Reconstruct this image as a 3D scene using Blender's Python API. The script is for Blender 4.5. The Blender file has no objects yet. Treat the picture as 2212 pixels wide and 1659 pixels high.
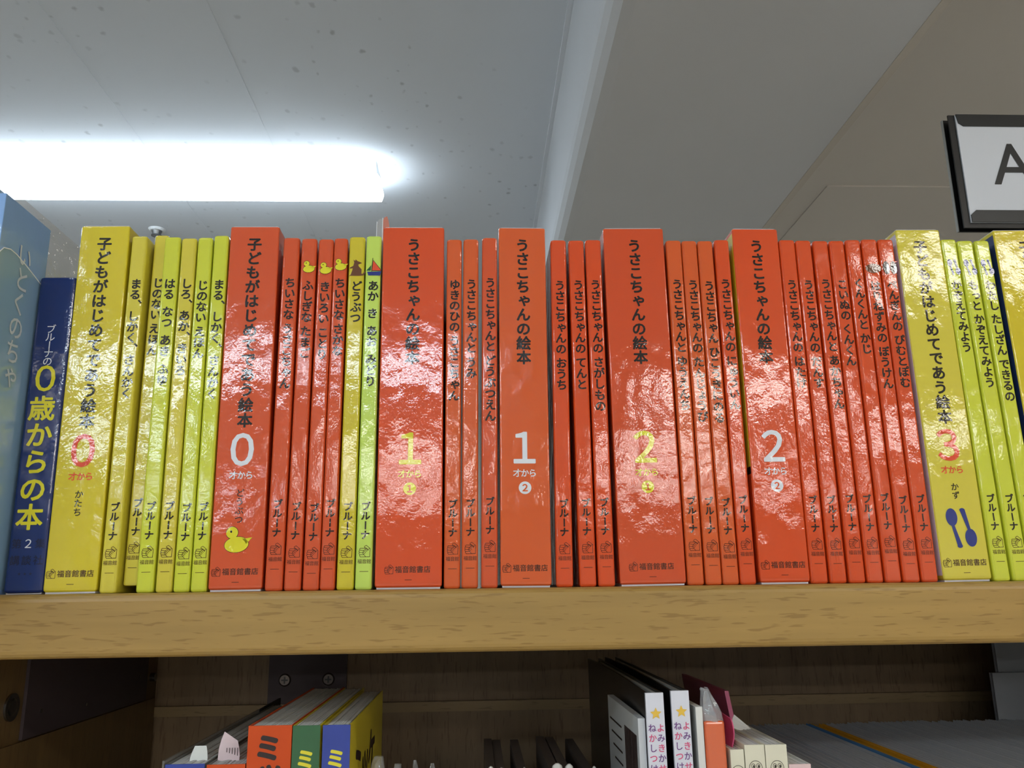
import bpy, math, random
from mathutils import Vector, Matrix
random.seed(7)
S = bpy.context.scene
COL = S.collection

# ------------------------------------------------------------------ camera
FPX, PITCH, YAW, ROLL = 1826.9, 0.23942, 0.0441, -0.01373
cam = bpy.data.cameras.new('camera'); camo = bpy.data.objects.new('camera', cam); COL.objects.link(camo)
cy, sy, cp, sp = math.cos(YAW), math.sin(YAW), math.cos(PITCH), math.sin(PITCH)
fw = Vector((sy*cp, cy*cp, sp)); r0 = Vector((cy, -sy, 0)); u0 = r0.cross(fw)
rr = math.cos(ROLL)*r0 + math.sin(ROLL)*u0; uu = -math.sin(ROLL)*r0 + math.cos(ROLL)*u0
camo.matrix_world = Matrix(((rr.x, uu.x, -fw.x, 0), (rr.y, uu.y, -fw.y, -0.40073), (rr.z, uu.z, -fw.z, -0.00224), (0, 0, 0, 1)))
cam.sensor_width = 36; cam.lens = 36*FPX/2212; cam.clip_start = 0.02; cam.clip_end = 60
S.camera = camo

# ------------------------------------------------------------------ world and exposure
w = bpy.data.worlds.new('world'); S.world = w; w.use_nodes = True
w.node_tree.nodes['Background'].inputs[0].default_value = (0.9, 0.93, 1, 1)
w.node_tree.nodes['Background'].inputs[1].default_value = 0.05
S.view_settings.view_transform = 'Standard'; S.view_settings.look = 'None'
S.view_settings.gamma = 1; S.view_settings.use_curve_mapping = False
S.view_settings.exposure = -0.37
LAMP_COOL = (0.80, 0.92, 1.0); LAMP_WARM = (1.0, 0.95, 0.88)
LAMP_POWER = 26.0

# ------------------------------------------------------------------ materials
def srgb(r, g, b):
    f = lambda c: (c/255/12.92) if c/255 <= 0.04045 else ((c/255+0.055)/1.055)**2.4
    return (f(r), f(g), f(b), 1)
MATS = {}
def new_mat(name):
    m = bpy.data.materials.new(name); m.use_nodes = True; nt = m.node_tree
    return m, nt, nt.nodes['Principled BSDF']
def plain(name, col, rough=0.5, spec=0.5, metal=0.0, coat=0.0, noise=0.0, nscale=40):
    if name in MATS: return MATS[name]
    m, nt, p = new_mat(name)
    p.inputs['Roughness'].default_value = rough; p.inputs['Metallic'].default_value = metal
    p.inputs['Specular IOR Level'].default_value = spec; p.inputs['Coat Weight'].default_value = coat
    p.inputs['Coat Roughness'].default_value = 0.08
    if noise:
        g = nt.nodes.new('ShaderNodeNewGeometry'); n = nt.nodes.new('ShaderNodeTexNoise')
        n.inputs['Scale'].default_value = nscale; n.inputs['Detail'].default_value = 5
        nt.links.new(g.outputs['Position'], n.inputs['Vector'])
        mx = nt.nodes.new('ShaderNodeMix'); mx.data_type = 'RGBA'
        mx.inputs[6].default_value = col; mx.inputs[7].default_value = tuple(c*(1-noise) for c in col[:3])+(1,)
        nt.links.new(n.outputs['Fac'], mx.inputs[0]); nt.links.new(mx.outputs[2], p.inputs['Base Color'])
    else: p.inputs['Base Color'].default_value = col
    MATS[name] = m; return m
def gloss(name, col, rough=0.45, strength=0.11):
    """laminated print: colour under a clear film with orange peel and long soft waves"""
    if name in MATS: return MATS[name]
    m, nt, p = new_mat(name)
    p.inputs['Base Color'].default_value = col
    p.inputs['Roughness'].default_value = rough
    p.inputs['Specular IOR Level'].default_value = 0.08
    p.inputs['Coat Weight'].default_value = 1.0; p.inputs['Coat Roughness'].default_value = 0.045; p.inputs['Coat IOR'].default_value = 1.56
    g = nt.nodes.new('ShaderNodeNewGeometry')
    mp = nt.nodes.new('ShaderNodeMapping'); mp.inputs['Scale'].default_value = (1, 1, 0.75)
    nt.links.new(g.outputs['Position'], mp.inputs['Vector'])
    n1 = nt.nodes.new('ShaderNodeTexNoise'); n1.inputs['Scale'].default_value = 950; n1.inputs['Detail'].default_value = 2.5
    n2 = nt.nodes.new('ShaderNodeTexNoise'); n2.inputs['Scale'].default_value = 100; n2.inputs['Detail'].default_value = 1.5
    for n in (n1, n2): nt.links.new(mp.outputs[0], n.inputs['Vector'])
    b1 = nt.nodes.new('ShaderNodeBump'); b1.inputs['Strength'].default_value = strength; b1.inputs['Distance'].default_value = 0.00032
    b2 = nt.nodes.new('ShaderNodeBump'); b2.inputs['Strength'].default_value = 0.5; b2.inputs['Distance'].default_value = 0.00065
    nt.links.new(n1.outputs['Fac'], b1.inputs['Height']); nt.links.new(n2.outputs['Fac'], b2.inputs['Height'])
    nt.links.new(b2.outputs[0], b1.inputs['Normal']); nt.links.new(b1.outputs[0], p.inputs['Coat Normal'])
    MATS[name] = m; return m
def wood(name, col, dark, vertical=False, gloss_=0.3):
    if name in MATS: return MATS[name]
    m, nt, p = new_mat(name)
    g = nt.nodes.new('ShaderNodeNewGeometry')
    def nz(sc, scale, det=3, off=0):
        mp = nt.nodes.new('ShaderNodeMapping'); mp.inputs['Scale'].default_value = sc; mp.inputs['Location'].default_value = (off, off, off)
        mp.inputs['Rotation'].default_value = (0, 0.05, 0)
        n = nt.nodes.new('ShaderNodeTexNoise'); n.inputs['Scale'].default_value = scale; n.inputs['Detail'].default_value = det
        nt.links.new(g.outputs['Position'], mp.inputs[0]); nt.links.new(mp.outputs[0], n.inputs['Vector']); return n
    a = (1, 1, .1) if vertical else (.115, 1, 1)
    fl = nz(a, 780, 1.5); st = nz((.6, .6, .03) if vertical else (.03, .6, .6), 300, 4, 3); big = nz(a, 40, 3, 7)
    r1 = nt.nodes.new('ShaderNodeValToRGB'); r1.color_ramp.elements[0].position = .60; r1.color_ramp.elements[1].position = .68
    nt.links.new(fl.outputs['Fac'], r1.inputs[0])
    m1 = nt.nodes.new('ShaderNodeMix'); m1.data_type = 'RGBA'; m1.inputs[6].default_value = col
    m1.inputs[7].default_value = tuple(c*.80 for c in col[:3])+(1,)
    ad = nt.nodes.new('ShaderNodeMath'); ad.operation = 'ADD'
    nt.links.new(st.outputs['Fac'], ad.inputs[0]); nt.links.new(big.outputs['Fac'], ad.inputs[1])
    mr = nt.nodes.new('ShaderNodeMapRange'); mr.inputs[1].default_value = .75; mr.inputs[2].default_value = 1.3
    nt.links.new(ad.outputs[0], mr.inputs[0]); nt.links.new(mr.outputs[0], m1.inputs[0])
    m2 = nt.nodes.new('ShaderNodeMix'); m2.data_type = 'RGBA'; m2.inputs[7].default_value = dark
    sc = nt.nodes.new('ShaderNodeMath'); sc.operation = 'MULTIPLY'; sc.inputs[1].default_value = .5
    nt.links.new(r1.outputs[0], sc.inputs[0]); nt.links.new(sc.outputs[0], m2.inputs[0]); nt.links.new(m1.outputs[2], m2.inputs[6])
    nt.links.new(m2.outputs[2], p.inputs['Base Color'])
    p.inputs['Roughness'].default_value = gloss_; p.inputs['Specular IOR Level'].default_value = .4
    MATS[name] = m; return m
def ceiling_mat(name, col, spots):
    m, nt, p = new_mat(name); g = nt.nodes.new('ShaderNodeNewGeometry')
    v = nt.nodes.new('ShaderNodeTexVoronoi'); v.inputs['Scale'].default_value = 36; v.inputs['Randomness'].default_value = 1
    n = nt.nodes.new('ShaderNodeTexNoise'); n.inputs['Scale'].default_value = 2.2; n.inputs['Detail'].default_value = 3
    n3 = nt.nodes.new('ShaderNodeTexNoise'); n3.inputs['Scale'].default_value = 60; n3.inputs['Detail'].default_value = 3
    ms = nt.nodes.new('ShaderNodeMapping'); ms.inputs['Scale'].default_value = (1, .75, 1)
    nt.links.new(g.outputs['Position'], ms.inputs[0])
    av = nt.nodes.new('ShaderNodeVectorMath'); av.operation = 'MULTIPLY_ADD'; av.inputs[1].default_value = (.012, .012, .012)
    nt.links.new(n3.outputs['Color'], av.inputs[0]); nt.links.new(ms.outputs[0], av.inputs[2])
    nt.links.new(g.outputs['Position'], n.inputs['Vector']); nt.links.new(g.outputs['Position'], n3.inputs['Vector'])
    nt.links.new(av.outputs[0], v.inputs['Vector'])
    # spot radius differs per cell: most cells none
    sc = nt.nodes.new('ShaderNodeSeparateColor'); nt.links.new(v.outputs['Color'], sc.inputs[0])
    rad = nt.nodes.new('ShaderNodeMapRange'); rad.inputs[1].default_value = .35; rad.inputs[2].default_value = 1.0; rad.inputs[3].default_value = 0.0; rad.inputs[4].default_value = .34
    nt.links.new(sc.outputs[0], rad.inputs[0])
    d = nt.nodes.new('ShaderNodeMath'); d.operation = 'SUBTRACT'; nt.links.new(rad.outputs[0], d.inputs[0]); nt.links.new(v.outputs['Distance'], d.inputs[1])
    mr = nt.nodes.new('ShaderNodeMapRange'); mr.inputs[1].default_value = 0; mr.inputs[2].default_value = .16
    nt.links.new(d.outputs[0], mr.inputs[0])
    mk = nt.nodes.new('ShaderNodeMapRange'); mk.inputs[1].default_value = .40; mk.inputs[2].default_value = .62; mk.inputs[4].default_value = spots
    nt.links.new(n.outputs['Fac'], mk.inputs[0])
    mu = nt.nodes.new('ShaderNodeMath'); mu.operation = 'MULTIPLY'; nt.links.new(mr.outputs[0], mu.inputs[0]); nt.links.new(mk.outputs[0], mu.inputs[1])
    mx = nt.nodes.new('ShaderNodeMix'); mx.data_type = 'RGBA'; mx.inputs[6].default_value = col; mx.inputs[7].default_value = tuple(c*.35 for c in col[:3])+(1,)
    nt.links.new(mu.outputs[0], mx.inputs[0]); nt.links.new(mx.outputs[2], p.inputs['Base Color'])
    p.inputs['Roughness'].default_value = .8
    return m
def emis(name, col, st):
    m, nt, p = new_mat(name); p.inputs['Base Color'].default_value = (.8, .8, .8, 1)
    p.inputs['Emission Color'].default_value = tuple(col)+(1,); p.inputs['Emission Strength'].default_value = st
    return m
def clear(name, tint=(1, 1, 1, 1), haze=.12, bump=0.0, hazecol=(.8, .85, .9, 1)):
    if name in MATS: return MATS[name]
    m, nt, p = new_mat(name); out = nt.nodes['Material Output']
    p.inputs['Base Color'].default_value = hazecol; p.inputs['Roughness'].default_value = .08
    t = nt.nodes.new('ShaderNodeBsdfTransparent'); t.inputs[0].default_value = tint
    gl = nt.nodes.new('ShaderNodeBsdfGlossy'); gl.inputs['Roughness'].default_value = .07
    lw = nt.nodes.new('ShaderNodeLayerWeight'); pw = nt.nodes.new('ShaderNodeMath'); pw.operation = 'POWER'; pw.inputs[1].default_value = 4; nt.links.new(lw.outputs['Facing'], pw.inputs[0])
    fr = nt.nodes.new('ShaderNodeMath'); fr.operation = 'MULTIPLY_ADD'; fr.inputs[1].default_value = .6; fr.inputs[2].default_value = .06; nt.links.new(pw.outputs[0], fr.inputs[0])
    a = nt.nodes.new('ShaderNodeMixShader'); a.inputs[0].default_value = haze
    b = nt.nodes.new('ShaderNodeMixShader')
    nt.links.new(t.outputs[0], a.inputs[1]); nt.links.new(p.outputs[0], a.inputs[2])
    nt.links.new(fr.outputs[0], b.inputs[0]); nt.links.new(a.outputs[0], b.inputs[1]); nt.links.new(gl.outputs[0], b.inputs[2])
    nt.links.new(b.outputs[0], out.inputs[0])
    if bump:
        n = nt.nodes.new('ShaderNodeTexNoise'); n.inputs['Scale'].default_value = 180; bp = nt.nodes.new('ShaderNodeBump')
        bp.inputs['Strength'].default_value = bump; bp.inputs['Distance'].default_value = .002
        g = nt.nodes.new('ShaderNodeNewGeometry'); nt.links.new(g.outputs['Position'], n.inputs['Vector'])
        nt.links.new(n.outputs['Fac'], bp.inputs['Height']); nt.links.new(bp.outputs[0], gl.inputs['Normal'])
    MATS[name] = m; return m

RED1 = gloss('print_red_orange', srgb(214, 76, 26))
RED2 = gloss('print_orange', srgb(212, 90, 36))
RED4 = gloss('print_deep_orange', srgb(206, 76, 32))
RED3 = gloss('print_scarlet', srgb(210, 82, 38))
YEL = gloss('print_yellow', srgb(214, 196, 40))
YEL2 = gloss('print_pale_yellow', srgb(214, 200, 66))
YGR = gloss('print_yellow_green', srgb(208, 214, 60))
LIM = gloss('print_lime', srgb(196, 222, 96))
OCH = gloss('print_ochre_yellow', srgb(208, 192, 44))
GOLD = gloss('print_golden_yellow', srgb(212, 192, 34))
NAVY = gloss('print_navy', srgb(18, 42, 104))
INK = gloss('ink_black', srgb(26, 20, 18)); INKW = gloss('ink_white', srgb(226, 230, 238)); INKY = gloss('ink_yellow', srgb(226, 218, 40))
INKR = gloss('ink_red', srgb(226, 78, 44)); INKB = gloss('ink_blue', srgb(28, 48, 128)); INKG = gloss('ink_green', srgb(30, 84, 52))
INKBR = gloss('ink_brown', srgb(104, 62, 34)); INKF = gloss('ink_fine', srgb(70, 36, 18)); INKFB = gloss('ink_fine_dark', srgb(20, 24, 60))
PAPER = plain('paper', srgb(225, 225, 222), .8); LINER = plain('slipcase_liner', srgb(215, 212, 218), .6)
PAGES = plain('page_edges', srgb(205, 208, 208), .85, noise=.12, nscale=700)

# ------------------------------------------------------------------ mesh helpers
def obj(name, verts, faces, mat, parent=None, smooth=False, mi=None):
    me = bpy.data.meshes.new(name); me.from_pydata(verts, [], faces); me.update()
    for m in (mat if isinstance(mat, (list, tuple)) else [mat]): me.materials.append(m)
    if mi: me.polygons.foreach_set('material_index', mi)
    if smooth: me.polygons.foreach_set('use_smooth', [True]*len(me.polygons))
    o = bpy.data.objects.new(name, me); COL.objects.link(o)
    if parent: o.parent = parent
    return o
def thing(name, label, cat, loc=(0, 0, 0), group=None, rot=(0, 0, 0)):
    o = bpy.data.objects.new(name, None); o.empty_display_size = .02; COL.objects.link(o)
    o.location = loc; o.rotation_euler = rot; tag(o, label, cat, group); return o
def tag(o, label, cat, group=None):
    o['label'] = label; o['category'] = cat
    if group: o['group'] = group
    return o
def struct(o): o['kind'] = 'structure'; return o
class MB:
    def __init__(s): s.v = []; s.f = []; s.m = []
    def add(s, v, f, mi=0):
        b = len(s.v); s.v += [tuple(p) for p in v]; s.f += [tuple(i+b for i in q) for q in f]; s.m += [mi]*len(f); return s
    def box(s, x0, x1, y0, y1, z0, z1, mi=0, bev=0.0):
        if not bev:
            v = [(x, y, z) for z in (z0, z1) for y in (y0, y1) for x in (x0, x1)]
            return s.add(v, [(0, 2, 3, 1), (4, 5, 7, 6), (0, 1, 5, 4), (1, 3, 7, 5), (3, 2, 6, 7), (2, 0, 4, 6)], mi)
        def ring(i, z):
            c = []
            for (cx, cy_, a0) in ((x1-bev, y0+bev, -90), (x1-bev, y1-bev, 0), (x0+bev, y1-bev, 90), (x0+bev, y0+bev, 180)):
                for k in range(4):
                    a = math.radians(a0+30*k); r = bev-i; c.append((cx+r*math.cos(a), cy_+r*math.sin(a), z))
            return c
        rs = [ring(bev, z0), ring(bev*.4, z0+bev*.13), ring(bev*.1, z0+bev*.5), ring(0, z0+bev), ring(0, z1-bev), ring(bev*.1, z1-bev*.5), ring(bev*.4, z1-bev*.13), ring(bev, z1)]
        return s.rings(rs, mi)
    def rings(s, rs, mi=0, caps=True):
        n = len(rs[0]); v = [p for r in rs for p in r]; f = []
        for k in range(len(rs)-1):
            for i in range(n): f.append((k*n+i, k*n+(i+1) % n, (k+1)*n+(i+1) % n, (k+1)*n+i))
        if caps: f += [tuple(range(n))[::-1], tuple(range((len(rs)-1)*n, len(rs)*n))]
        return s.add(v, f, mi)
    def cyl(s, c, axis, r, h, n=20, mi=0, r2=None):
        a = Vector(axis).normalized(); u = a.orthogonal().normalized(); w_ = a.cross(u); c = Vector(c); r2 = r if r2 is None else r2
        rs = [[tuple(c+a*t*h+(u*math.cos(2*math.pi*i/n)+w_*math.sin(2*math.pi*i/n))*q) for i in range(n)] for t, q in ((0, r), (1, r2))]
        return s.rings(rs, mi)
    def build(s, name, mat, parent=None, smooth=False):
        return obj(name, s.v, s.f, mat, parent, smooth, s.m if isinstance(mat, (list, tuple)) else None)

# ------------------------------------------------------------------ lettering: each glyph meshed once, then placed flat on the spines
GL = {}
def glyph(ch, bold):
    """outline filled flat; bold > 0 thickens every stroke evenly with round corners (copies of the fill set round a small circle)"""
    k = (ch, bold)
    if k not in GL:
        if (ch, 0) not in GL:
            c = bpy.data.curves.new('glyph', 'FONT'); c.body = ch; c.size = 1; c.resolution_u = 3
            o = bpy.data.objects.new('glyph', c); COL.objects.link(o)
            bpy.context.view_layer.update()
            me = bpy.data.meshes.new_from_object(o.evaluated_get(bpy.context.evaluated_depsgraph_get()))
            GL[(ch, 0)] = ([(v.co.x, v.co.y, 0.0) for v in me.vertices], [tuple(p.vertices) for p in me.polygons])
            bpy.data.objects.remove(o); bpy.data.curves.remove(c); bpy.data.meshes.remove(me)
        if bold:
            v0, f0 = GL[(ch, 0)]; v = []; f = []
            for i in range(8):
                n = len(v); dx, dy = bold*math.cos(math.pi*i/4+.39), bold*math.sin(math.pi*i/4+.39)
                v += [(x+dx, y+dy, -4e-6*i) for x, y, _ in v0]; f += [tuple(q+n for q in t) for t in f0]
            GL[k] = (v, f)
    return GL[k]
SMALL = 'ゃゅょっャュョッ'
def put(mb, ch, cx, cz, size, bold=.02, y=-.00012, mi=0, sx=1.0):
    """one upright full-width glyph centred on cx, cz in the plane y"""
    v, f = glyph(ch, bold); asc = ord(ch) < 256
    if not v: return
    if asc:
        xs = [p[0] for p in v]; ys = [p[1] for p in v]; ox, oy = (min(xs)+max(xs))/2, (min(ys)+max(ys))/2
    else: ox, oy = .5, .37
    mb.add([(cx+(x-ox)*size*sx, y+k, cz+(q-oy)*size) for x, q, k in v], f, mi)
def vtext(mb, s, cx, ztop, size, pitch, bold=.02, y=-.00012, mi=0, gap=.3):
    z = ztop-size*.5
    for ch in s:
        if ch == ' ': z -= pitch*gap; continue
        if ch == '　': z -= pitch*.62; continue
        v, f = glyph(ch, bold)
        if ch in 'ー｜':
            mb.add([(cx+(q-.37)*size, y+k, z-(x-.5)*size) for x, q, k in v], f, mi)
        elif ch == '、': mb.add([(cx+(x+.25)*size, y+k, z+(q+.25)*size) for x, q, k in v], f, mi)
        elif ch in SMALL: put(mb, ch, cx+size*.1, z+size*.06, size, bold, y, mi)
        else: put(mb, ch, cx, z, size, bold, y, mi)
        z -= pitch
def htext(mb, s, cx, cz, size, pitch, bold=.01, y=-.00012, mi=0):
    x = cx-pitch*(len(s)-1)/2
    for ch in s: put(mb, ch, x, cz, size, bold, y, mi); x += pitch
def stroke(mb, pts, w_, y=-.00012, mi=0):
    for (x0, z0), (x1, z1) in zip(pts, pts[1:]):
        d = math.hypot(x1-x0, z1-z0) or 1e-9; tx, tz = (x1-x0)/d*w_/2, (z1-z0)/d*w_/2; nx, nz = -tz, tx
        q = [(x0-tx+nx, z0-tz+nz), (x0-tx-nx, z0-tz-nz), (x1+tx-nx, z1+tz-nz), (x1+tx+nx, z1+tz+nz)]
        mb.add([(a, y, b) for a, b in q], [(0, 1, 2, 3)], mi)
def poly(mb, pts, y=-.00012, mi=0):
    a = sum(pts[i][0]*pts[(i+1) % len(pts)][1]-pts[(i+1) % len(pts)][0]*pts[i][1] for i in range(len(pts)))
    if a < 0: pts = pts[::-1]
    mb.add([(x, y, z) for x, z in pts], [tuple(range(len(pts)))], mi)
def ell(mb, cx, cz, rx, rz, y=-.00012, mi=0, n=28, rot=0.0):
    c, s_ = math.cos(rot), math.sin(rot)
    poly(mb, [(cx+c*rx*math.cos(a)-s_*rz*math.sin(a), cz+s_*rx*math.cos(a)+c*rz*math.sin(a)) for a in (2*math.pi*i/n for i in range(n))], y, mi)
HAND = [[(485, 1060), (480, 1020), (545, 980), (590, 1010), (690, 1100), (680, 1390), (345, 1395), (310, 1350), (320, 1320), (295, 1290), (290, 1250), (305, 1230), (285, 1190), (310, 1150), (310, 1110), (335, 1085), (500, 1085), (540, 1065)],
        [(310, 1150), (440, 1165)], [(305, 1238), (420, 1245)], [(320, 1320), (465, 1320)], [(530, 1385), (455, 1300), (415, 1250), (440, 1215), (450, 1175), (490, 1140), (540, 1100), (590, 1095), (610, 1160), (655, 1092)],
        [(450, 1230), (505, 1290)], [(480, 1180), (535, 1245)], [(515, 1145), (575, 1200)], [(550, 1110), (610, 1160)], [(485, 1060), (560, 1095)]]
def hand(mb, cx, ztop, h, wd=.00017, mi=0):
    k = h/420
    for pl in HAND: stroke(mb, [(cx+(x-488)*k, ztop-(z-980)*k) for x, z in pl], wd, mi=mi)

# ------------------------------------------------------------------ the picture books
def ring_u(wd, dep, r, inset, z, back=True):
    """outline of a book seen from above: rounded at the spine corners"""
    x = wd/2-inset; c = []
    for i in range(5):
        a = math.radians(-90+22.5*i); c.append((x-r+r*math.cos(a), inset+r+r*math.sin(a), z))
    c += [(x, dep, z), (-x, dep, z)]
    for i in range(5):
        a = math.radians(180+22.5*i); c.append((-x+r+r*math.cos(a), inset+r+r*math.sin(a), z))
    return c
def emblem_boat(mb, cx, cz, s):   # materials: 0 ink 1 orange 2 green 3 blue
    poly(mb, [(cx-.1*s, cz+.9*s), (cx+.95*s, cz-.45*s), (cx-.25*s, cz-.45*s)], -.00012, 0); poly(mb, [(cx-.08*s, cz+.8*s), (cx+.82*s, cz-.38*s), (cx-.18*s, cz-.38*s)], -.00016, 1)
    poly(mb, [(cx-.3*s, cz+.25*s), (cx-.35*s, cz-.42*s), (cx-.85*s, cz-.42*s)], -.00014, 2)
    poly(mb, [(cx-.75*s, cz-.55*s), (cx+.85*s, cz-.5*s), (cx+.75*s, cz-s), (cx-.6*s, cz-s)], -.00016, 3); stroke(mb, [(cx-.15*s, cz+1.1*s), (cx-.25*s, cz-.5*s)], .00025, -.00018, 0)
def emblem_duck(mb, cx, cz, s, w_=.0002):    # plain duck in profile: 0 ink 1 yellow 2 orange
    ell(mb, cx, cz-.35*s, .85*s+w_, .55*s+w_, -.00012, 0, rot=.1); ell(mb, cx-.35*s, cz+.5*s, .42*s+w_, .42*s+w_, -.00012, 0)
    poly(mb, [(cx-.7*s, cz+.55*s), (cx-1.1*s, cz+.4*s), (cx-.68*s, cz+.32*s)], -.00014, 2)
    ell(mb, cx, cz-.35*s, .85*s, .55*s, -.00016, 1, rot=.1); ell(mb, cx-.35*s, cz+.5*s, .42*s, .42*s, -.00017, 1)
    poly(mb, [(cx+.7*s, cz-.3*s), (cx+1.1*s, cz+.15*s), (cx+.4*s, cz+.05*s)], -.00016, 1); ell(mb, cx-.42*s, cz+.58*s, .07*s, .09*s, -.0002, 0)
    stroke(mb, [(cx-.2*s, cz-.85*s), (cx-.2*s, cz-1.1*s), (cx-.45*s, cz-1.1*s)], w_, -.00014, 2); stroke(mb, [(cx+.2*s, cz-.85*s), (cx+.2*s, cz-1.1*s), (cx-.05*s, cz-1.1*s)], w_, -.00014, 2)
def emblem_kangaroo(mb, cx, cz, s):
    poly(mb, [(cx+a*s, cz+b*s) for a, b in ((-.9, -1), (.3, -1), (.75, -.95), (1, -.5), (.88, -.45), (.6, -.8), (.5, -.7), (.5, -.2), (.2, .1), (.1, .35), (.55, .55), (.35, .65), (0, .8), (-.2, 1), (-.25, .8), (-.45, .95), (-.35, .6), (-.45, .2), (-.8, 0), (-.85, -.15), (-.5, -.1), (-.55, -.35), (-.7, -.85))], -.00012, 0)
def emblem_spoons(mb, cx, cz, s):
    ell(mb, cx-.42*s, cz+.55*s, .3*s, .45*s, -.00012, 0); poly(mb, [(cx-.5*s, cz+.2*s), (cx-.34*s, cz+.2*s), (cx-.05*s, cz-.9*s), (cx-.3*s, cz-.92*s)], -.00014, 0); ell(mb, cx-.18*s, cz-.9*s, .14*s, .1*s, -.00012, 0)
    ell(mb, cx+.45*s, cz-.5*s, .3*s, .45*s, -.00012, 0); poly(mb, [(cx+.5*s, cz-.15*s), (cx+.34*s, cz-.15*s), (cx+.05*s, cz+.9*s), (cx+.32*s, cz+.92*s)], -.00014, 0); ell(mb, cx+.18*s, cz+.9*s, .14*s, .1*s, -.00012, 0)
def emblem_hedgehog(mb, cx, cz, s):
    pts = []
    for i in range(40):
        a = 2*math.pi*i/40; r = 1.0+(.1 if i % 2 and .2 < a < 3.4 else 0); pts.append((cx+s*.95*r*math.cos(a), cz-.1*s+s*.6*r*math.sin(a)))
    poly(mb, pts, -.00012, 0)
def emblem_penguins(mb, cx, cz, s):   # 0 black 1 white 2 orange
    for dx in (-.45, .45):
        ell(mb, cx+dx*s, cz-.1*s, .42*s, .85*s, -.00012-.00004*(dx > 0), 0); ell(mb, cx+(dx+.18)*s, cz-.25*s, .2*s, .6*s, -.00018, 1)
        poly(mb, [(cx+(dx+.2)*s, cz+.7*s), (cx+(dx+.65)*s, cz+.75*s), (cx+(dx+.2)*s, cz+.5*s)], -.0002, 2); poly(mb, [(cx+(dx-.1)*s, cz-.95*s), (cx+(dx+.4)*s, cz-1.05*s), (cx+(dx-.1)*s, cz-1.1*s)], -.0002, 2)
EMB = {'boat': (emblem_boat, [INK, INKR, INKG, INKB]), 'duck': (emblem_duck, [INK, INKY, INKR]), 'kangaroo': (emblem_kangaroo, [INKBR]),
       'spoons': (emblem_spoons, [INKB]), 'hedgehog': (emblem_hedgehog, [INKBR]), 'penguins': (emblem_penguins, [INK, INKW, INKR])}
BASE = -0.0010
def picture_book(x, wd, lean, zt, mat, title, emb, hz, label, group, y=0.0, lift=0.0, turn=0.0, size=.0056, ex=0.0, author=True):
    """x centre, wd width, lean of the top, zt top, hz height of the publisher's mark"""
    b = BASE+lift; h = zt-b; wd -= .00035
    t = thing('picture_book', label, 'book', (x, y, b), group, (0, math.atan2(lean, h), turn))
    m = MB(); m.rings([ring_u(wd, .168, .0012, i, z) for z, i in ((0, .0005), (.0004, .00015), (.0011, 0), (h-.0011, 0), (h-.0004, .00015), (h, .0005))])
    o = m.build('cover', mat, t)
    # joint grooves beside the spine are fine raised lines
    g = MB()
    for s_ in (-1, 1): g.box(s_*(wd/2-.00115)-.00010, s_*(wd/2-.00115)+.00010, -.00004, .0006, .0012, h-.0012)
    g.build('spine_crease', mat, t)
    p = MB().box(-wd/2+.0021, wd/2-.0021, .1675, .1686, .003, h-.003); p.build('page_block', PAGES, t)
    hz -= b
    cx = .0002+ex
    m = MB(); vtext(m, title, cx+.0002, hz+.1302, size, size*.99, .030); m.build('title_lettering', INK, t)
    if author:
        m = MB(); vtext(m, 'ブルーナ', cx, hz+.0202, .0044, .0044, .034); m.build('author_lettering', INK, t)
    m = MB(); hand(m, cx, hz, .0053, .00022); htext(m, '福音館', cx, hz-.0073, .0022, .00208, 0); stroke(m, [(cx-.0019, hz-.0118), (cx+.0019, hz-.0118)], .00022)
    m.build('publisher_mark', INKF, t)
    if emb:
        f, ms = EMB[emb]; m = MB(); f(m, cx+.0002, hz+.1372, .0042 if emb in ('hedgehog', 'penguins') else .0033 if emb == 'duck' else .0044); m.build('spine_picture', ms if len(ms) > 1 else ms[0], t)
    return t
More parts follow.
